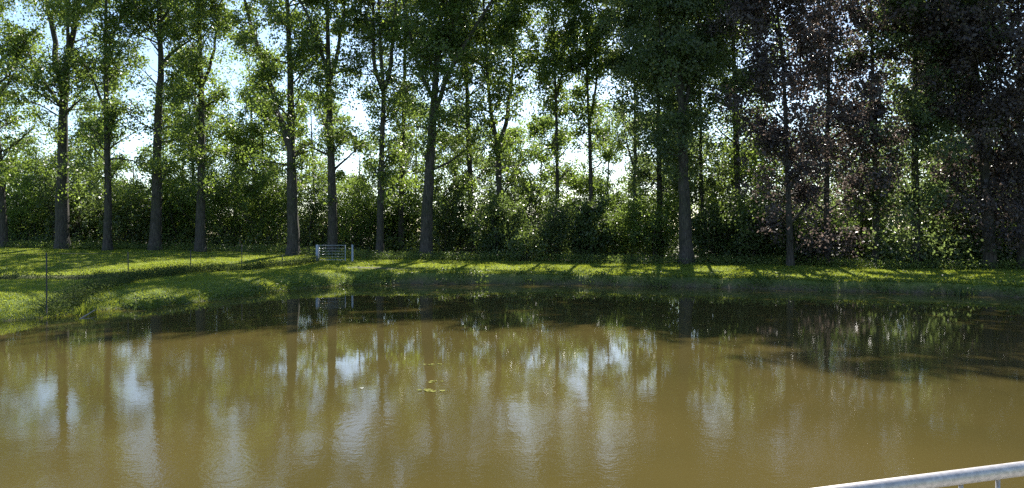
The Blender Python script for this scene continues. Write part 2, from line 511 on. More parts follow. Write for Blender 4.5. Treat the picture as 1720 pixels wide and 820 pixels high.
# openings in the canopy that let the sun down on the lawn: ground x, y, half width, half depth of the lit patch
LIT = []
for px, py, rx, ry in ((30, 512, 2.2, 1.1), (95, 508, 2.0, 0.8), (165, 515, 1.6, 0.9), (250, 498, 1.6, 0.6), (292, 492, 1.5, 1.1), (175, 533, 0.8, 0.6), (560, 462, 1.5, 0.8), (640, 452, 1.8, 1.0),
                       (735, 448, 3.0, 1.6), (830, 450, 3.0, 1.4), (905, 450, 3.0, 1.6), (985, 453, 3.0, 1.5), (1055, 458, 2.2, 1.4), (1110, 452, 1.4, 1.2), (1085, 468, 1.0, 0.5),
                       (1200, 452, 1.7, 1.6), (1215, 474, 0.5, 0.7), (1250, 462, 2.0, 1.5), (1330, 464, 1.8, 1.0), (1400, 460, 1.5, 0.9), (1470, 455, 2.0, 0.9), (1560, 459, 1.6, 0.6), (1600, 470, .8, .5),
                       (1500, 468, 1.0, 0.7), (420, 470, 1.5, 0.8), (690, 470, 1.2, 0.4), (790, 466, 0.8, 0.5)):
    ds = np.arange(12, 62, 0.25); zs = HC - (py - YH) / F * ds; gs = ground_z((px - 860) / F * ds, ds)
    d = float(ds[np.argmax(zs < gs)]); sh = (0.8 - float(gs[np.argmax(zs < gs)])) / math.tan(R(SUN_EL))
    LIT.append(((px - 860) / F * d + sh * math.sin(R(SUN_AZ)), d + sh * math.cos(R(SUN_AZ)), rx, ry))


_pr = np.random.default_rng(11)
_por = [(_pr.uniform(1.8, 5.5), _pr.uniform(0, 2 * np.pi), _pr.uniform(0, 6.28)) for _ in range(12)]
POR = (0.8, 2.6)


def in_light(C):
    if len(C) == 0: return np.zeros(0, bool)
    h = (C[:, 2] - 0.8) / math.tan(R(SUN_EL))
    X = C[:, 0] - h * math.sin(R(SUN_AZ)); Y = C[:, 1] - h * math.cos(R(SUN_AZ))
    X = X + 0.5 * np.sin(Y * 3.1 + X) ; Y = Y + 0.4 * np.sin(X * 2.3)
    g = np.zeros(len(C), bool)
    for x, y, rx, ry in LIT:
        g |= ((X - x) / rx) ** 2 + ((Y - y) / ry) ** 2 < 1
    g = g & (rng.random(len(C)) < 0.93) & (C[:, 2] > 3.5)
    # small openings all through the canopy, each running along the way the sun shines, thinly leaved inside
    n = 0
    for k, a, ph in _por:
        n = n + np.sin(k * (math.cos(a) * X + math.sin(a) * Y) + ph)
    over_water = Y < 40.0 - 0.25 * np.maximum(X, 0)
    thr = np.where(over_water, POR[1], POR[0])
    return g | ((n > thr) & (rng.random(len(C)) < 0.72))


def make_tree(label, Y, path_px, w_base, limbs=(), z0=9.0, top=28.5, rad=3.6, leaves=34000, mat='poplar', name='poplar_tree',
              group='tall trees in a row behind the pond', leaf=0.225, low=0.25, openlow=0.7, autotop=True, dens=1.0, cat='tree'):
    """path_px: trunk centre line in photo pixels from the base up; extended to the real tree top above the frame"""
    P = [W(x, y, Y) for x, y in path_px]
    # real tree height from how far its shadow reaches over the water
    for top in (np.arange(20, 40, 0.25) if autotop else [top - 0.6]):
        Ls = top / math.tan(R(SUN_EL)); tx = P[0][0] - Ls * math.sin(R(SUN_AZ)); ty = Y - Ls * math.cos(R(SUN_AZ))
        if YH + HC * F / ty > np.interp(860 + tx / ty * F, [-400, 100, 300, 560, 1000, 1100, 1230, 1330, 1430, 1550, 1720], [570, 572, 556, 545, 545, 550, 563, 577, 605, 620, 628]): break
    top += (-1.6 if Y > 49 else -0.9) if autotop else 0.0
    if not autotop: P = [p for p in P if p[2] < top * 0.75]
    P[0][2] = float(ground_z(np.array([P[0][0]]), np.array([Y]))[0]) - 0.1
    last = P[-1]; prev = P[-2]; sl = (last - prev) / max(1e-3, (last[2] - prev[2]))
    sl = np.clip(sl, -0.12, 0.12); sl[2] = 1
    if last[2] < top:
        P.append(last + sl * (top - last[2]) * 0.5 + np.array([0, rng.uniform(-.4, .4), 0])); P.append(last + sl * (top - last[2]))
    P = smooth_path(P)
    P[2:, 1] += np.cumsum(rng.uniform(-0.06, 0.06, len(P) - 2))
    base = P[0].copy(); base[2] += 0.1
    root = empty(name, base, label, cat, group)
    r0 = w_base / F * Y / 2 * 0.9
    hrel = (P[:, 2] - P[0, 2]) / (P[-1, 2] - P[0, 2])
    rad_t = r0 * (1 - 0.93 * hrel ** 0.9) * 0.92
    rad_t = rad_t * (1 + 0.35 * np.exp(-(P[:, 2] - P[0, 2]) / 0.55))
    tb = MB(); tb.tube(P, rad_t, 12, 0.05)
    axes = [(P, rad_t)]
    for lp, lw, dy in limbs:
        n = len(lp)
        L = np.array([W(x, y, Y + dy * i / max(1, n - 1)) for i, (x, y) in enumerate(lp)])
        if lp[-1][1] <= 5:   # leaves the frame: keep going up
            d = L[-1] - L[-2]; d /= np.linalg.norm(d); d = d * 0.6 + np.array([0, 0, .4])
            q_ = float(np.clip((top - L[-1][2] - 2.5) / 8, 0.05, 1)); L = np.concatenate([L, [L[-1] + d * 4 * q_, L[-1] + (d * 7 + np.array([0, 0, 1])) * q_]])
        L = smooth_path(L, max(5, int(np.linalg.norm(L[-1] - L[0]) / 0.8)))
        L[1:] += np.cumsum(rng.standard_normal((len(L) - 1, 3)) * 0.05, axis=0)
        rr = lw / F * Y / 2 * (1 - 0.8 * np.linspace(0, 1, len(L)))
        tb.tube(L, rr, 8, 0.04); axes.append((L, rr))
    C = []; S = []
    def grow(o, d, length, r, depth):
        n = max(3, int(length / 0.7))
        B = wander(o, d, length, n, up=0.25, jit=0.32)
        tb.tube(B, np.linspace(r, 0.012, len(B)), 5)
        for i in range(1, len(B)):
            f = i / (len(B) - 1)
            if depth == 0:
                k = 1 if rng.random() < 0.85 else 2
                for _ in range(k):
                    dd = (B[i] - B[i - 1]) + rng.standard_normal(3) * 0.55 * length / n
                    grow(B[i], dd, length * (0.45 - 0.2 * f) * rng.uniform(0.8, 1.3), r * 0.45, 1)
            if depth == 1 and f > 0.4 or depth == 0 and f > 0.65:
                C.append(B[i] + rng.standard_normal(3) * 0.15); S.append(rng.uniform(0.28, 0.62))
    for ai, (A, rr) in enumerate(axes):
        zz = A[:, 2]
        L = zz[-1] - max(z0, zz[0])
        if L < 0.5: L = 1.0
        nb = int((30 if ai == 0 else 9) * L / 18 * dens) + (0 if ai == 0 else 4)
        for _ in range(nb):
            if ai == 0:
                z = z0 + (zz[-1] - z0) * rng.random() ** 0.85
            else:
                z = zz[0] + (zz[-1] - zz[0]) * rng.uniform(0.3, 1.0)
            j = int(np.argmin(np.abs(zz - z)))
            t = (z - z0) / (zz[-1] - z0)
            prof = 0.7 + 0.9 * np.clip(t, 0, 1) - 0.95 * np.clip(t, 0, 1) ** 3
            ln = rad * prof * rng.uniform(0.6, 1.15) * (1.0 if ai == 0 else 0.6)
            az = rng.uniform(0, 2 * np.pi); el = rng.uniform(0.1, 1.0)
            d = (math.cos(az) * math.cos(el), math.sin(az) * math.cos(el), math.sin(el))
            grow(A[j], d, max(0.8, ln), min(0.09, rr[j] * 0.45), 0)
    # epicormic tufts close to the stem
    main = axes[0][0]
    for z in np.arange(3.5 if low > 0.5 else 6, 26, 0.8):
        if rng.random() < low:
            j = int(np.argmin(np.abs(main[:, 2] - z)))
            C.append(main[j] + rng.standard_normal(3) * np.array([0.45, 0.45, 0.3])); S.append(rng.uniform(0.25, 0.45))
    n = int(leaves / 230)
    zf = z0 - 0.5 + (main[-1, 2] - z0 + 0.8) * rng.random(n) ** 0.95
    tt = np.clip((zf - z0) / (main[-1, 2] - z0), 0, 1)
    pr = rad * 1.3 * (0.6 + 1.0 * tt - 0.95 * tt ** 3)
    lob = 1 + 0.3 * np.sin(zf * 1.3 + rng.uniform(0, 6))
    aa = rng.uniform(0, 2 * np.pi, n); q_ = np.sqrt(rng.random(n))
    mx_ = np.interp(zf, main[:, 2], main[:, 0]); my_ = np.interp(zf, main[:, 2], main[:, 1])
    E = np.stack([mx_ + pr * lob * q_ * np.cos(aa), my_ + pr * lob * q_ * np.sin(aa), zf], 1)
    C = np.concatenate([np.array(C), E]); S = np.concatenate([np.array(S), rng.uniform(0.4, 0.85, n)])
    k = ~in_gap(C) & (C[:, 2] < top + 0.4)
    if Y > 52 and mat != 'bronze':     # the lower half of these crowns is open and ragged
        k &= rng.random(len(C)) < np.clip(openlow + (1 - openlow) * (C[:, 2] - 11.5) / 6, openlow, 1)
    C, S = C[k], S[k]
    wgt = S ** 2; cnt = np.maximum(4, (leaves * LEAFMUL * wgt / wgt.sum() * rng.uniform(0.5, 1.5, len(S))).astype(int))
    cid = np.repeat(np.arange(len(C)), cnt)
    off = rng.standard_normal((len(cid), 3)) * np.array([1.0, 1.0, 0.75])
    LC = C[cid] + off * S[cid][:, None] * 0.7
    g = in_gap(LC, 0.8) | in_light(LC)
    v, f, tn = leaf_cards(LC[~g], leaf, leaf * 0.75, cid=cid[~g])
    tb.build("trunk", M['bark'], root)
    np_mesh("crown", v, f, M[mat], root, tone=tn)
    return root


def make_shrub(label, px, Y, ztop, rx, ry, leaves, mat, name='shrub', group='shrubs under the row of trees', leaf=0.19, zbot=0.2, cat='shrub', holes=0.0):
    x = (px - 860) / F * Y
    gz = float(ground_z(np.array([x]), np.array([Y]))[0])
    root = empty(name, (x, Y, gz), label, cat, group)
    tb = MB(); H = ztop - gz; C = []
    for _ in range(int(9 + rx * 3)):
        az = rng.uniform(0, 2 * np.pi); sp = rng.uniform(0.05, 0.6)
        b = np.array([x + rng.uniform(-.5, .5) * rx * 0.7, Y + rng.uniform(-.4, .4) * ry, gz - 0.05])
        B = wander(b, (math.cos(az) * sp * rx / H * 2, math.sin(az) * sp, 1), H * rng.uniform(0.6, 1.0), 7, 0.2, 0.25)
        tb.tube(B, np.linspace(0.05, 0.012, len(B)), 5)
        for i in range(2, len(B)):
            for _ in range(2):
                T = wander(B[i], rng.standard_normal(3) + np.array([0, 0, .3]), rng.uniform(0.5, 1.2), 3, 0, 0.3)
                tb.tube(T, np.linspace(0.015, 0.006, len(T)), 4); C.append(T[-1])
    n = int(26 * rx * H / 4)
    th = rng.uniform(0, 2 * np.pi, n); ph = rng.uniform(-1, 1, n); rr = rng.uniform(0.35, 1, n) ** 0.6
    wob = 1 + 0.22 * np.sin(3 * th + rng.uniform(0, 6)) + 0.15 * np.sin(7 * ph + rng.uniform(0, 6))
    st = np.sqrt(1 - ph ** 2)
    E = np.stack([x + rx * rr * wob * st * np.cos(th), Y + ry * rr * wob * st * np.sin(th), gz + H * (0.5 + 0.5 * ph * rr * wob * 0.97)], 1)
    C = np.concatenate([np.array(C), E])
    k = C[:, 2] > gz + zbot
    C = C[k]
    C = C[C[:, 2] < ztop + 0.5]
    if holes: C = C[rng.random(len(C)) > holes]
    S = rng.uniform(0.22, 0.5, len(C))
    cnt = np.maximum(5, (leaves / len(C) * (S / 0.36) ** 2).astype(int))
    cid = np.repeat(np.arange(len(C)), cnt)
    LC = C[cid] + rng.standard_normal((len(cid), 3)) * S[cid][:, None] * 0.62
    k = (LC[:, 2] > gz + 0.05) & ~(in_gap(LC, 0.95) | in_light(LC))
    LC = LC[k]; cid = cid[k]
    leaf = leaf * rng.uniform(0.8, 1.35)
    v, f, tn = leaf_cards(LC, leaf, leaf * rng.uniform(0.5, 0.85), cid=cid)
    tb.build("stems", M['bark'], root)
    np_mesh("foliage", v, f, M[mat], root, tone=tn)
    return root


T = make_tree
# --- the row from left to right
T("tree cut by the photo's left edge, low leafy crown reaching down beside it", 60, [(6, 415), (3, 340), (-4, 250), (-12, 120), (-16, 0)], 17, z0=5.5, rad=4.2, low=0.7, leaves=46000)
T("thick-based tree, second trunk from the left, forking into several rising limbs", 60, [(104, 413), (105, 300), (107, 200), (112, 110), (128, 40), (134, 0)], 27,
  [([(107, 150), (92, 90), (82, 30), (78, 0)], 11, 1.5), ([(107, 195), (122, 178), (150, 160)], 6, -1.5), ([(108, 185), (82, 150), (62, 120), (40, 60)], 7, 1), ([(110, 118), (116, 50), (118, 0)], 6, -1)], z0=7, leaves=30000, low=0.35)
T("slender straight tree standing third from the left, between two thicker forked trees", 59, [(181, 418), (181, 300), (179, 200), (178, 100), (177, 0)], 16,
  [([(180, 190), (160, 150), (140, 110), (122, 92)], 6, 1), ([(178, 95), (198, 50), (206, 10)], 6, -1), ([(181, 268), (210, 262), (240, 272), (256, 285)], 3.5, -1)], z0=6.5, leaves=32000)
T("tree with a limb bending right high on its trunk, fourth from the left", 60, [(261, 420), (264, 300), (267, 200), (273, 110), (270, 60), (268, 0)], 23,
  [([(273, 108), (288, 88), (305, 74), (330, 60)], 7, -1.5), ([(270, 75), (255, 45), (240, 10), (236, 0)], 6, 1.5)], z0=6.5, leaves=32000, low=0.5)
T("single-stemmed tree, fifth trunk from the left, thickly leaved above a bare lower stem", 59, [(337, 414), (337, 300), (336, 200), (333, 100), (330, 0)], 20,
  [([(335, 160), (352, 110), (366, 60), (372, 0)], 6, 1)], z0=6.2, rad=3.3, leaves=44000, low=0.6)
T("tall tree left of the metal gate with one limb splitting off to the left", 57, [(493, 418), (491, 330), (489, 250), (488, 120), (483, 0)], 25,
  [([(489, 250), (478, 215), (462, 160), (447, 100), (428, 45), (414, 0)], 12, 1.5), ([(462, 160), (440, 140), (420, 128)], 3.5, -1), ([(490, 270), (510, 245), (535, 255)], 3.5, 1)], z0=7.5, rad=3.3, leaves=30000)
T("straight tree rising directly behind the metal gate, low side branches on both sides", 57, [(559, 415), (558, 300), (555, 200), (553, 120), (551, 0)], 21,
  [([(557, 262), (540, 250), (520, 240), (502, 238)], 4, -1), ([(558, 288), (575, 272), (592, 255), (610, 240)], 5, 1.5), ([(555, 135), (568, 90), (574, 40), (576, 0)], 8, 1), ([(553, 130), (540, 85), (528, 40), (505, 5)], 7, -1)], z0=6.5, rad=3.4, leaves=32000)
T("slim tree right of the gate forking into a narrow cup of limbs", 57, [(638, 415), (640, 300), (643, 200), (645, 155), (639, 90), (636, 0)], 16,
  [([(645, 155), (630, 120), (624, 70), (620, 0)], 8, 1), ([(645, 150), (660, 115), (664, 60), (668, 0)], 8, -1)], z0=6.2, rad=3.3, leaves=36000)
T("thin dark tree set back between the cup-forked tree and the big leaning tree", 64, [(674, 405), (674, 300), (678, 200), (680, 100), (682, 0)], 13, z0=6.2, rad=3.0, leaves=30000, mat='poplar_dark')
T("big tree leaning slightly right with a broad buttressed base, centre left", 55, [(715, 425), (718, 340), (724, 250), (731, 150), (737, 70), (743, 0)], 27,
  [([(727, 200), (745, 150), (768, 100), (800, 50), (830, 0)], 9, -1.5), ([(718, 290), (742, 280), (768, 262), (790, 240), (812, 222)], 5, 1.5), ([(729, 170), (705, 120), (690, 60), (680, 0)], 7, 1),
   ([(735, 100), (752, 50), (756, 0)], 7, -1)], z0=6.2, rad=3.9, leaves=44000, low=0.4)
T("dark-stemmed tree just right of the big leaning tree, half hidden in leaves", 62, [(790, 410), (790, 300), (786, 200), (783, 100), (780, 0)], 14, z0=7.5, rad=3.4, leaves=38000, mat='poplar_dark')
T("tree forking in two low over the dark shrubs, centre of the row", 57, [(838, 430), (838, 330), (837, 240), (826, 205), (818, 120), (812, 0)], 15,
  [([(837, 240), (850, 205), (856, 120), (858, 0)], 8, 1)], z0=7.5, rad=3.4, leaves=42000)
T("thin pole-like tree left of a matching one in the bright sky gap", 58, [(936, 430), (936, 300), (934, 180), (931, 100), (928, 0)], 10,
  [([(936, 268), (950, 250), (966, 238)], 3, 1), ([(934, 165), (945, 110), (950, 40)], 4, -1)], z0=6.5, rad=2.7, leaves=34000)
T("thin tree with a small fork standing in the middle of the bright sky gap", 58, [(993, 430), (992, 300), (990, 200), (987, 165), (985, 90), (984, 0)], 11,
  [([(990, 200), (998, 160), (1002, 100), (1004, 30)], 5, 1)], z0=7.5, rad=2.7, leaves=34000)
T("thin dark stem at the right rim of the bright sky gap", 60, [(1067, 430), (1067, 280), (1066, 150), (1062, 0)], 10, [([(1067, 290), (1050, 240), (1046, 190)], 4, 1)], z0=7.5, rad=3.0, leaves=40000, mat='poplar_dark')
T("slim tree close against the left side of the big bankside trunk", 56, [(1108, 430), (1108, 300), (1106, 150), (1102, 0)], 14, z0=6.5, rad=3.2, leaves=44000, mat='poplar_dark')
T("big dark trunk standing alone on the lit grass right of centre", 49.5, [(1153, 441), (1150, 330), (1146, 220), (1141, 110), (1136, 0)], 29,
  [([(1146, 200), (1160, 120), (1172, 40), (1176, 0)], 7, 1), ([(1144, 180), (1126, 110), (1112, 30), (1108, 0)], 6, -1)], z0=7.5, top=27, rad=3.6, leaves=40000, mat='poplar_dark', low=0.5)
T("thin stem immediately right of the big bankside trunk, deep in shade", 56, [(1180, 425), (1178, 300), (1175, 150), (1172, 0)], 10, z0=5.5, rad=3.2, leaves=42000, mat='poplar_dark')
T("leafy green tree between the big bankside trunk and the bronze-leaved trees", 54, [(1240, 430), (1238, 300), (1236, 150), (1230, 0)], 16, z0=4.5, rad=3.9, leaves=46000, low=0.8)
T("bronze-leaved tree whose dark stem shows against green at the top of the photo", 46, [(1328, 440), (1324, 300), (1318, 150), (1310, 50), (1303, 0)], 14,
  z0=2.6, top=27, rad=3.2, leaves=40000, mat='bronze', name='bronze_leaved_tree', group='bronze-leaved trees on the right', low=0.6)
T("bronze-leaved tree left of the patch of yellow-green light", 47, [(1389, 438), (1388, 300), (1390, 150), (1394, 0)], 13,
  z0=2.2, top=27, rad=3.2, leaves=34000, mat='bronze', name='bronze_leaved_tree', group='bronze-leaved trees on the right', low=0.5)
T("dark tree standing in the patch of yellow-green light among bronze trees", 46, [(1472, 445), (1470, 300), (1466, 150), (1462, 0)], 14,
  z0=4.5, top=27, rad=3.4, leaves=28000, mat='bronze', name='bronze_leaved_tree', group='bronze-leaved trees on the right', low=0.2)
T("wide black trunk just right of the patch of yellow-green light", 45, [(1538, 445), (1537, 300), (1538, 150), (1540, 0)], 19,
  z0=3.0, top=27.5, rad=3.6, leaves=44000, mat='poplar_dark', name='dark_tree', group='shaded trees at the far right', low=0.4)
T("thin stem between the two widest black trunks on the right", 48, [(1598, 440), (1600, 300), (1602, 150), (1604, 0)], 8,
  z0=3.5, top=27, rad=3.2, leaves=50000, mat='poplar_dark', name='dark_tree', group='shaded trees at the far right', low=0.3)
T("thick leaning black trunk second from the photo's right edge", 43.5, [(1662, 448), (1658, 330), (1650, 220), (1640, 110), (1632, 0)], 24,
  z0=3.2, top=27.5, rad=3.8, leaves=50000, mat='bronze', name='dark_tree', group='shaded trees at the far right', low=0.3)
T("dark tree cut by the photo's right edge", 43, [(1716, 450), (1716, 300), (1714, 150), (1710, 0)], 16,
  z0=3.0, top=27.5, rad=3.8, leaves=50000, mat='bronze', name='dark_tree', group='shaded trees at the far right', low=0.4)

# --- younger trees beyond the shrubs, closing the gaps in the row
for lab, px, Yd, tp, w in (("young tree beyond the shrubs, between the edge tree and the thick-based second tree", 55, 70, 13, 9),
        ("young tree beyond the shrubs, between the second and third trees of the row", 145, 72, 15, 9),
        ("young tree beyond the shrubs, between the third and fourth trees of the row", 222, 71, 12, 8),
        ("young tree beyond the shrubs, between the fourth and fifth trees of the row", 305, 70, 16, 9),
        ("young tree beyond the shrubs, in the wide gap right of the fifth tree", 392, 72, 15, 9),
        ("young tree beyond the shrubs, under the limb that splits off to the left", 440, 69, 17, 10),
        ("young tree beyond the shrubs, showing between the two trees left of the cup-forked one", 600, 70, 13, 8),
        ("young tree beyond the shrubs, between the cup-forked tree and the big leaning tree", 695, 73, 17, 10),
        ("young tree beyond the shrubs, between the big leaning tree and the low-forking tree", 760, 71, 17, 10),
        ("young tree beyond the shrubs, just left of the small pointed tree", 850, 72, 14, 9),
        ("tall young tree beyond the shrubs, hard against the left side of the fifth tree", 322, 68, 21, 10),
        ("taller of the young trees in the wide gap right of the fifth tree", 425, 71, 22, 11),
        ("young tree beyond the shrubs, left of the tree behind the gate", 525, 72, 18, 9),
        ("feathery young tree rising inside the bright sky gap, left of the pole-like tree", 905, 70, 15, 7),
        ("feathery young tree rising inside the bright sky gap, right of the thin forked tree", 1018, 73, 17, 7),
        ("low young tree under the bright sky gap, left of the thin forked tree", 962, 71, 9, 7),
        ("low young tree under the bright sky gap, right of the thin forked tree", 1035, 72, 9, 7),
        ("taller young tree far behind the gap between the second and third trunks", 160, 74, 21, 9),
        ("young tree beyond the shrubs, at the right rim of the bright sky gap", 1110, 68, 15, 9)):
    T(lab, Yd, [(px, 400), (px + 2, 360), (px + 3, 320), (px, 240)], w, z0=3.5, top=tp, autotop=False, rad=3.0, leaves=16000, mat='shrub', name='young_tree',
      group='young trees beyond the shrubs', low=0.3, openlow=0.8, cat='young tree')

# --- shrubs
Sh = make_shrub
Sh("shrub filling the photo's left edge below the cut tree, lit leaves at its rim", 20, 65, 9.2, 3.6, 2.2, 15000, 'shrub')
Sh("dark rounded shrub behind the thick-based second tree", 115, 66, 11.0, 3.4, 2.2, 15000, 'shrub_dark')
Sh("yellow-green sunlit shrub between the third and fourth trees", 215, 64, 7.6, 3.0, 1.8, 13000, 'bright')
Sh("shrub between the fourth and fifth trees, mid green and loose", 300, 66, 9.0, 3.2, 2.2, 14000, 'shrub')
Sh("tall shrub filling the wide gap right of the fifth tree", 385, 65, 10.8, 3.4, 2.4, 17000, 'shrub')
Sh("broad shrub with scattered yellow leaves left of the limb-splitting tree", 450, 64, 10.1, 3.2, 2.2, 15000, 'shrub')
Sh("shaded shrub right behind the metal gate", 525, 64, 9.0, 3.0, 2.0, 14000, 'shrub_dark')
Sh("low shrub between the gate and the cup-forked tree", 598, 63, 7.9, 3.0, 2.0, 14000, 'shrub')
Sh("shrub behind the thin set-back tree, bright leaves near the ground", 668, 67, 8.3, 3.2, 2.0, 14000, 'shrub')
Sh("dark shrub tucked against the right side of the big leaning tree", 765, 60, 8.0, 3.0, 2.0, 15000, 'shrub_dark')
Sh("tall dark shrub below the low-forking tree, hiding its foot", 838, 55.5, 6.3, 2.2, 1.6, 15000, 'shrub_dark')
Sh("small pointed tree with yellow-green leaves left of the bright sky gap", 872, 66, 11.0, 2.0, 1.6, 11000, 'bright', name='young_tree', cat='young tree', group='shrubs under the row of trees')
Sh("pale glossy-leaved bush standing forward at the lawn's edge", 884, 52.2, 2.9, 1.25, 0.8, 6500, 'bright', leaf=0.15, name='pale_bush', cat='bush')
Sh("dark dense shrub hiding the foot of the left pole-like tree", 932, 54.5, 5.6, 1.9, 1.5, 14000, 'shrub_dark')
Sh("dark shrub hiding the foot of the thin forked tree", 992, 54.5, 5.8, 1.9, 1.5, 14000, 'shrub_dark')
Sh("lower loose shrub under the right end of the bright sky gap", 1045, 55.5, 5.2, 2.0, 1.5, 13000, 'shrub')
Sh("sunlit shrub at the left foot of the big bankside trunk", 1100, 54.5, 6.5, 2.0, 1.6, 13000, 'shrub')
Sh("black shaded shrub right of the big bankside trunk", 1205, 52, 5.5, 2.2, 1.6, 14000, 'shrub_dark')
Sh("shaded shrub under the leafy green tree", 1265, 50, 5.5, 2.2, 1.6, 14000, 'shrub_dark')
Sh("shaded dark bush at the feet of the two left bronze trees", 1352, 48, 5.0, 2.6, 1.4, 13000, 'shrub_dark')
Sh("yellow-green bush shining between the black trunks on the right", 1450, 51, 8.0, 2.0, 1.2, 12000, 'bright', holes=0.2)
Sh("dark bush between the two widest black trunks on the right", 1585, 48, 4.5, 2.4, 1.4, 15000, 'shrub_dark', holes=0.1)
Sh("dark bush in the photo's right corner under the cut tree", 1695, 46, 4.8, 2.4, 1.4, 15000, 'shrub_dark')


# --- distant woodland mass: one body of leaves nobody could count
def woods(name, label, boxes, mat, leaf):
    VV = []; FF = []; TT = []; n0 = 0
    for (x0, x1, y0, y1, zt, n) in boxes:
        nc = int(n / 130)
        C = np.stack([rng.uniform(x0, x1, nc), rng.uniform(y0, y1, nc), np.zeros(nc)], 1)
        tops = zt * (0.82 + 0.16 * np.sin(C[:, 0] * 0.9 + y0) + 0.12 * np.sin(C[:, 0] * 2.3 + C[:, 1]))
        C[:, 2] = 0.8 + (tops - 0.8) * rng.uniform(0, 1, nc) ** 0.8
        C = C[~in_gap(C)]
        cid = np.repeat(np.arange(len(C)), 130)
        LC = C[cid] + rng.standard_normal((len(cid), 3)) * 0.6
        LC = LC[~(in_gap(LC, 0.9) | in_light(LC))]
        LC = LC[LC[:, 2] > 0.8]
        v, f, tn = leaf_cards(LC, leaf, leaf * 0.75)
        VV.append(v); FF.append(f + n0); TT.append(tn); n0 += len(v)
    o = np_mesh(name, np.concatenate(VV), np.concatenate(FF), M[mat], tone=np.concatenate(TT))
    return tag(o, label, kind='stuff')


woods("undergrowth", "tangled undergrowth behind the row of trees", [(-62, -20, 68, 72, 7.5, 110000), (-20, 16, 66, 71, 6.0, 90000), (-62, 14, 61.5, 66, 2.6, 60000)], 'shrub_dark', 0.24)
woods("woods", "dense shaded wood behind the trunks on the right", [(14, 60, 58, 64, 15, 150000), (44, 80, 46, 58, 17, 60000), (17, 50, 50, 56, 6, 50000), (24, 42, 44, 48, 3, 26000)], 'poplar_dark', 0.26)


# ------------------------------------------------------------------ grass and bank plants
def blades(name, label, X, Y, h, w, mat, spread=0.35):
    n = len(X)
    sd = sdist(X, Y); Z = ground_z(X, Y, sd) - 0.01
    a = rng.uniform(0, np.pi, n)
    b = np.stack([X, Y, Z], 1)
    u = np.stack([np.cos(a), np.sin(a), np.zeros(n)], 1) * (w * 0.5 * rng.uniform(0.7, 1.3, n))[:, None]
    top = b + np.stack([rng.standard_normal(n) * spread * h, rng.standard_normal(n) * spread * h, h], 1)
    v = np.stack([b - u, b + u, top], 1).reshape(-1, 3)
    o = np_mesh(name, v, np.arange(n * 3).reshape(-1, 3), M[mat], tone=np.repeat(rng.uniform(0, 1, n), 3))
    return tag(o, label, kind='stuff')


def land_points(n, x0, x1, y0, y1, cond):
    X = rng.uniform(x0, x1, n); Y = rng.uniform(y0, y1, n)
    sd = sdist(X, Y); k = cond(X, Y, sd) & (Y > np.abs(X) * 1.1)
    return X[k], Y[k], sd[k]


X, Y, sd = land_points(1100000, -45, 33, 21, 61, lambda X, Y, s: (s > np.where(X > -6, 0.55, 0.25)) & (Y < edge_of_wood(X) + 1))
bare = soil_and_ditch_shade(X, Y, sd)
k = bare < rng.uniform(0.2, 0.8, len(X)); X, Y = X[k], Y[k]
blades("grass", "short mown grass on the bank and field", X, Y, rng.uniform(0.05, 0.12, len(X)) * (0.85 + 0.5 * (np.sin(X * 1.3 + np.sin(Y * 1.1) * 2) * np.sin(Y * 1.7 + X * .4) > 0.3)), 0.034, 'grass_blade', 0.7)

# rough grass hanging at the water's edge and along the wood's edge
X, Y, sd = land_points(700000, -32, 33, 20, 56, lambda X, Y, s: (s > -0.08) & (s < 1.1))
hh = rng.uniform(0.06, 0.26, len(X)) * np.where(X < -6, 0.9, 1.0) * (0.55 + 0.45 * np.sin(X * 2.1) * np.sin(X * 0.73 + 1))
k = rng.random(len(X)) < np.where((sd < 0.5) & (X > -6), 0.10, 0.7); 
blades("bank_grass", "rough grass overhanging the water's edge", X[k], Y[k], np.maximum(hh[k], 0.06), 0.035, 'grass_blade', 0.7)


def weeds(name, label, X, Y, hmax, per, leaf, mat, spreadr=0.22):
    C = np.stack([X, Y, ground_z(X, Y)], 1)
    cid = np.repeat(np.arange(len(C)), per)
    hs = (rng.uniform(0.4, 1, len(C)) * hmax)[cid]
    LC = C[cid] + np.stack([rng.standard_normal(len(cid)) * spreadr, rng.standard_normal(len(cid)) * spreadr, rng.uniform(0.02, 1, len(cid)) * hs], 1)
    v, f, tn = leaf_cards(LC, leaf, leaf * 0.6)
    return tag(np_mesh(name, v, f, M[mat], tone=tn), label, kind='stuff')


X, Y, sd = land_points(26000, -16, 33, 28, 50, lambda X, Y, s: (s > -0.1) & (s < 0.75))
k = rng.random(len(X)) < (0.3 + 0.55 * (np.sin(X * 1.7) * np.sin(X * 0.6 + 2) > 0.05)) * 0.7
weeds("bank_weeds", "leafy weeds on the steep face of the far bank", X[k], Y[k], 0.45, 22, 0.13, 'weed')
X, Y, sd = land_points(60000, -45, 33, 40, 63, lambda X, Y, s: (Y > edge_of_wood(X) - 1.3) & (Y < edge_of_wood(X) + 1.8))
k = rng.random(len(X)) < 0.28
weeds("wood_edge_weeds", "nettles and low weeds along the foot of the trees", X[k], Y[k], 0.75, 26, 0.13, 'weed', 0.3)
FX = [(-17.2, 25.6), (-19.4, 35), (-19.3, 41.5), (-17.0, 43.5), (-15.6, 47), (-14.0, 50)]
X = []; Y = []
for (a, b), (c2, d2) in zip(FX[:-1], FX[1:]):
    n = int(math.hypot(c2 - a, d2 - b) * 34); t = rng.random(n)
    X += list(a + (c2 - a) * t + rng.normal(0, .25, n)); Y += list(b + (d2 - b) * t + rng.normal(0, .3, n))
n = 700; t = rng.random(n); X += list(-36 + 14 * t); Y += list(37.3 + (t * 14 - 10) * 0.22 + rng.normal(0, .5, n))
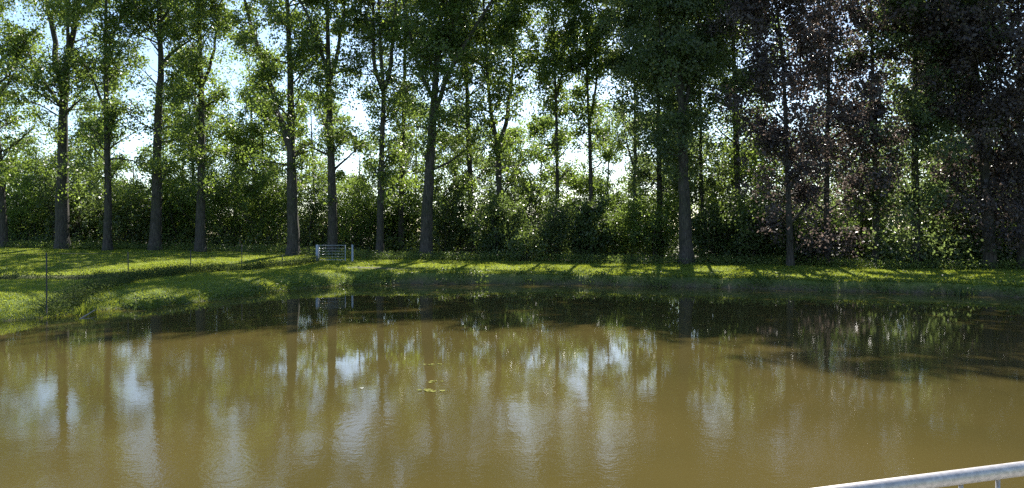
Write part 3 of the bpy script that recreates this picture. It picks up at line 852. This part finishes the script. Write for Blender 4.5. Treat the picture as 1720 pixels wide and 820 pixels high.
weeds("fence_weeds", "long weeds grown up along the wire fence and ditch", np.array(X), np.array(Y), 0.6, 20, 0.09, 'weed_dark', 0.25)


# reeds standing in the shallows on the left
def reeds(label, pts, mat='grass_blade'):
    x0 = np.mean([p[0] for p in pts]); y0 = np.mean([p[1] for p in pts])
    o = empty("reed_clump", (x0, y0, 0), label, "reeds", "reed clumps on the left bank")
    v = []; tn = []
    for (x, y, h) in pts:
        for _ in range(3):
            b = np.array([x + rng.normal(0, .03), y + rng.normal(0, .03), -0.05]); a = rng.uniform(0, 3.14)
            u = np.array([math.cos(a), math.sin(a), 0]) * 0.016
            t = b + np.array([rng.normal(0, .06), rng.normal(0, .06), h * rng.uniform(.8, 1.1)])
            m_ = (b + t) / 2 + rng.normal(0, .01, 3)
            v += [b - u, b + u, m_ + u, m_ - u, m_ - u, m_ + u, t + u * .1, t - u * .1]
            tn += [rng.random() * .6] * 8
    return np_mesh("blades", v, np.arange(len(v)).reshape(-1, 4), M[mat], o, tone=tn)


def reed_pts(px0, px1, py0, py1, n, h):
    out = []
    for i in range(n):
        f = rng.random(); px = px0 + (px1 - px0) * f; py = py0 + (py1 - py0) * f + rng.uniform(-2, 2)
        d = HC * F / (py - YH); out.append(((px - 860) / F * d, d, h * rng.uniform(.7, 1.1)))
    return out
reeds("upright green reeds at the water's edge beside the half-sunk twig", reed_pts(126, 165, 529, 524, 34, 0.45))
reeds("thin reeds on the sunlit bend of the left bank, farther from the twig", reed_pts(243, 270, 519, 515, 22, 0.42))
reeds("small dark reed tuft alone at the far right bank", reed_pts(1606, 1622, 495, 495, 20, 0.55), 'shrub_dark')

# twig half sunk at the left bank
a = W(135, 536, 25.2); d1 = HC * F / (536 - YH); d2 = HC * F / (524 - YH)
pA = np.array([(133 - 860) / F * d1, d1, -0.02]); pB = np.array([(164 - 860) / F * d2, d2, 0.10])
mb = MB(); q = smooth_path([pA, (pA + pB) / 2 + np.array([0.05, 0.1, 0.08]), pB], 9); mb.tube(q, np.linspace(0.03, 0.012, 9), 6, 0.08)
mb.tube(smooth_path([q[4], q[4] + np.array([0.15, 0.1, 0.16])], 4), np.linspace(0.012, 0.005, 4), 5)
tw = mb.build("twig", M['twig']); tag(tw, "bare pale twig half sunk at the left bank below the reeds", "twig")


# floating leaves
def float_leaf(label, px, py, size, mat, n=1, spread=0.0):
    d = HC * F / (py - YH); x = (px - 860) / F * d
    v = []; f = []
    for _ in range(n):
        a = rng.uniform(0, 6.28); cx, cy = x + rng.normal(0, 1) * spread, d + rng.normal(0, 1) * spread * .6
        s = size * rng.uniform(.7, 1.2); k = len(v)
        ring = []
        for t in np.linspace(0, 2 * np.pi, 12, endpoint=False):
            r = s * .5 * (0.75 + 0.35 * math.cos(t) + 0.06 * math.sin(5 * t))
            ring.append((cx + r * math.cos(t + a), cy + r * math.sin(t + a), 0.006 + 0.012 * abs(math.sin(t))))
        v += [(cx, cy, 0.006)] + ring
        for i in range(0, 12, 2): f.append([k, k + 1 + i, k + 1 + (i + 1) % 12, k + 1 + (i + 2) % 12])
    o = np_mesh("floating_leaves" if n > 1 else "floating_leaf", v, f, M[mat], tone=rng.random(len(v)), smooth=True)
    return tag(o, label, "leaves" if n > 1 else "leaf", "leaves floating on the pond")
float_leaf("cluster of yellow-green leaves floating lowest on the open water", 725, 657, 0.13, 'floating', 9, 0.10)
float_leaf("thin line of floating leaves just above the lowest leaf cluster", 733, 641, 0.10, 'floating', 5, 0.09)
float_leaf("faint line of floating leaves farthest out above the other two", 730, 613, 0.10, 'floating', 6, 0.12)
float_leaf("single whitish leaf floating left of the yellow-green clusters", 608, 653, 0.09, 'white_leaf')

# ------------------------------------------------------------------ gate
G0 = W(535, 438, 50); G1 = W(580, 440, 50); G2 = W(592, 434, 50.3)


def gz(x, y): return float(ground_z(np.array([x]), np.array([y]))[0])


def post(label, x, y, h, r, mat):
    z = gz(x, y); mb = MB()
    mb.tube([(x, y, z - .2), (x, y, z + h - .03), (x, y, z + h)], [r, r, r * .55], 12)
    return tag(mb.build("gate_post", M[mat], smooth=True), label, "post", "posts of the metal gate")
zg = gz(G0[0], 50)
ztop = HC - (412 - YH) / F * 50
post("thick pale hinge post at the left side of the metal gate", G0[0] - 0.10, 50, ztop - zg + .04, 0.10, 'pale_metal')
post("pale slim post standing free to the right of the metal gate", G2[0], 50.3, HC - (411 - YH) / F * 50.3 - gz(G2[0], 50.3), 0.07, 'pale_metal')
gate = empty("field_gate", (G0[0], 50, zg), "galvanised metal field gate with horizontal bars at the end of the wire fence", "gate")
x0, x1 = G0[0] + 0.05, G1[0]; zb = zg + 0.12; zt = ztop - 0.01
mb = MB(); r = 0.022
mb.tube([(x0, 50, zt), (x1, 50, zt)], r, 8); mb.tube([(x0, 50, zb), (x1, 50, zb)], r, 8)
mb.tube([(x0, 50, zb), (x0, 50, zt)], r, 8); mb.tube([(x1, 50, zb - .1), (x1, 50, zt + .03)], r * 1.2, 8)
mb.build("gate_frame", M['pale_metal'], gate)
for i in range(1, 5):
    z = zb + (zt - zb) * i / 5
    mb = MB(); mb.tube([(x0, 50, z), ((x0 + x1) / 2, 50, z), (x1, 50, z)], 0.009, 6); mb.build("bar", M['galv'], gate)
mb = MB()
for i in range(1, 8):
    x = x0 + (x1 - x0) * i / 8; mb.tube([(x, 50.02, zb), (x, 50.02, zt)], 0.004, 4)
mb.build("wire_mesh", M['galv'], gate)

# ------------------------------------------------------------------ wire fence
tops = [424, 424, 420, 411, 428]
FP = [(78, 25.6), (215, 35), (320, 41.5), (406, 43.5), (474, 47)]
fb = W(78, 492, 25.6)
fence = empty("wire_fence", (fb[0], fb[1], gz(fb[0], fb[1])), "thin wire netting fence on dark posts along the left bank", "fence")
tp = []; bt = []
allp = [(-40, 25.6, None)] + [(p[0], p[1], t) for p, t in zip(FP, tops)]
for px, Yd, ty in allp:
    q = W(px, 450, Yd) if ty is not None else np.array([-22.0, 20.5, 0])
    z = gz(q[0], q[1]); zt_ = (HC - (ty - YH) / F * Yd) if ty is not None else z + 1.5
    mb = MB(); mb.tube([(q[0], q[1], z - .2), (q[0] + .01, q[1], (z + zt_) / 2), (q[0], q[1], zt_)], 0.026, 7, 0.04)
    if ty is not None: mb.build("post", M['post'], fence)
    else: mb.build("post", M['post'], fence)
    tp.append(np.array([q[0], q[1], zt_ - .04])); bt.append(np.array([q[0], q[1], z + .08]))
tp.append(np.array([G0[0] - .2, 50, ztop - .1])); bt.append(np.array([G0[0] - .2, 50, zg + .1]))
mb = MB()
for i in range(len(tp) - 1):
    for k in range(7):
        f = k / 6
        a = bt[i] + (tp[i] - bt[i]) * f; b = bt[i + 1] + (tp[i + 1] - bt[i + 1]) * f
        mid = (a + b) / 2 - np.array([0, 0, .02]); mb.tube([a, mid, b], 0.007 if k == 6 else 0.003, 4)
    n = int(np.linalg.norm(tp[i + 1] - tp[i]) / .3)
    for j in range(1, n):
        f = j / n; a = bt[i] + (bt[i + 1] - bt[i]) * f; b = tp[i] + (tp[i + 1] - tp[i]) * f; mb.tube([a, b], 0.0025, 4)
mb.build("netting", M['wire'], fence)

# ------------------------------------------------------------------ railing in front of the camera
def at(t, z): q = p0 + dirv * t; return np.array([q[0], q[1], z])
zr = 2.41
rail = empty("railing", at(0, 1.46), "brushed metal railing crossing the lower right corner in front of the pond", "railing")
mb = MB(); mb.tube([at(-3.2, zr - .02), at(0, zr - .02), at(3.4, zr - .02)], 0.021, 20); mb.build("handrail", M['rail'], rail)
mb = MB(); mb.tube([at(-3.2, 1.58), at(3.4, 1.58)], 0.014, 12); mb.build("bottom_rail", M['rail'], rail)
t0 = 0.5
# balusters seen at photo x = 1614 and 1676 fix the spacing
def t_of(px):
    k = (px - 860) / F; return (k * p0[1] - p0[0]) / (dirv[0] - k * dirv[1])
ta, tb_ = t_of(1614), t_of(1676); sp = tb_ - ta
n = 0; t = ta - sp * int((ta + 3.1) / sp)
while t < 3.35:
    mb = MB(); mb.tube([at(t, 1.58), at(t, 2.0), at(t, zr - .035)], 0.0065, 8); mb.build("baluster", M['rail'], rail); t += sp
for t in (-3.18, 3.38):
    mb = MB(); mb.tube([at(t, 1.44), at(t, zr - .02)], 0.021, 16); mb.build("rail_post", M['rail'], rail)
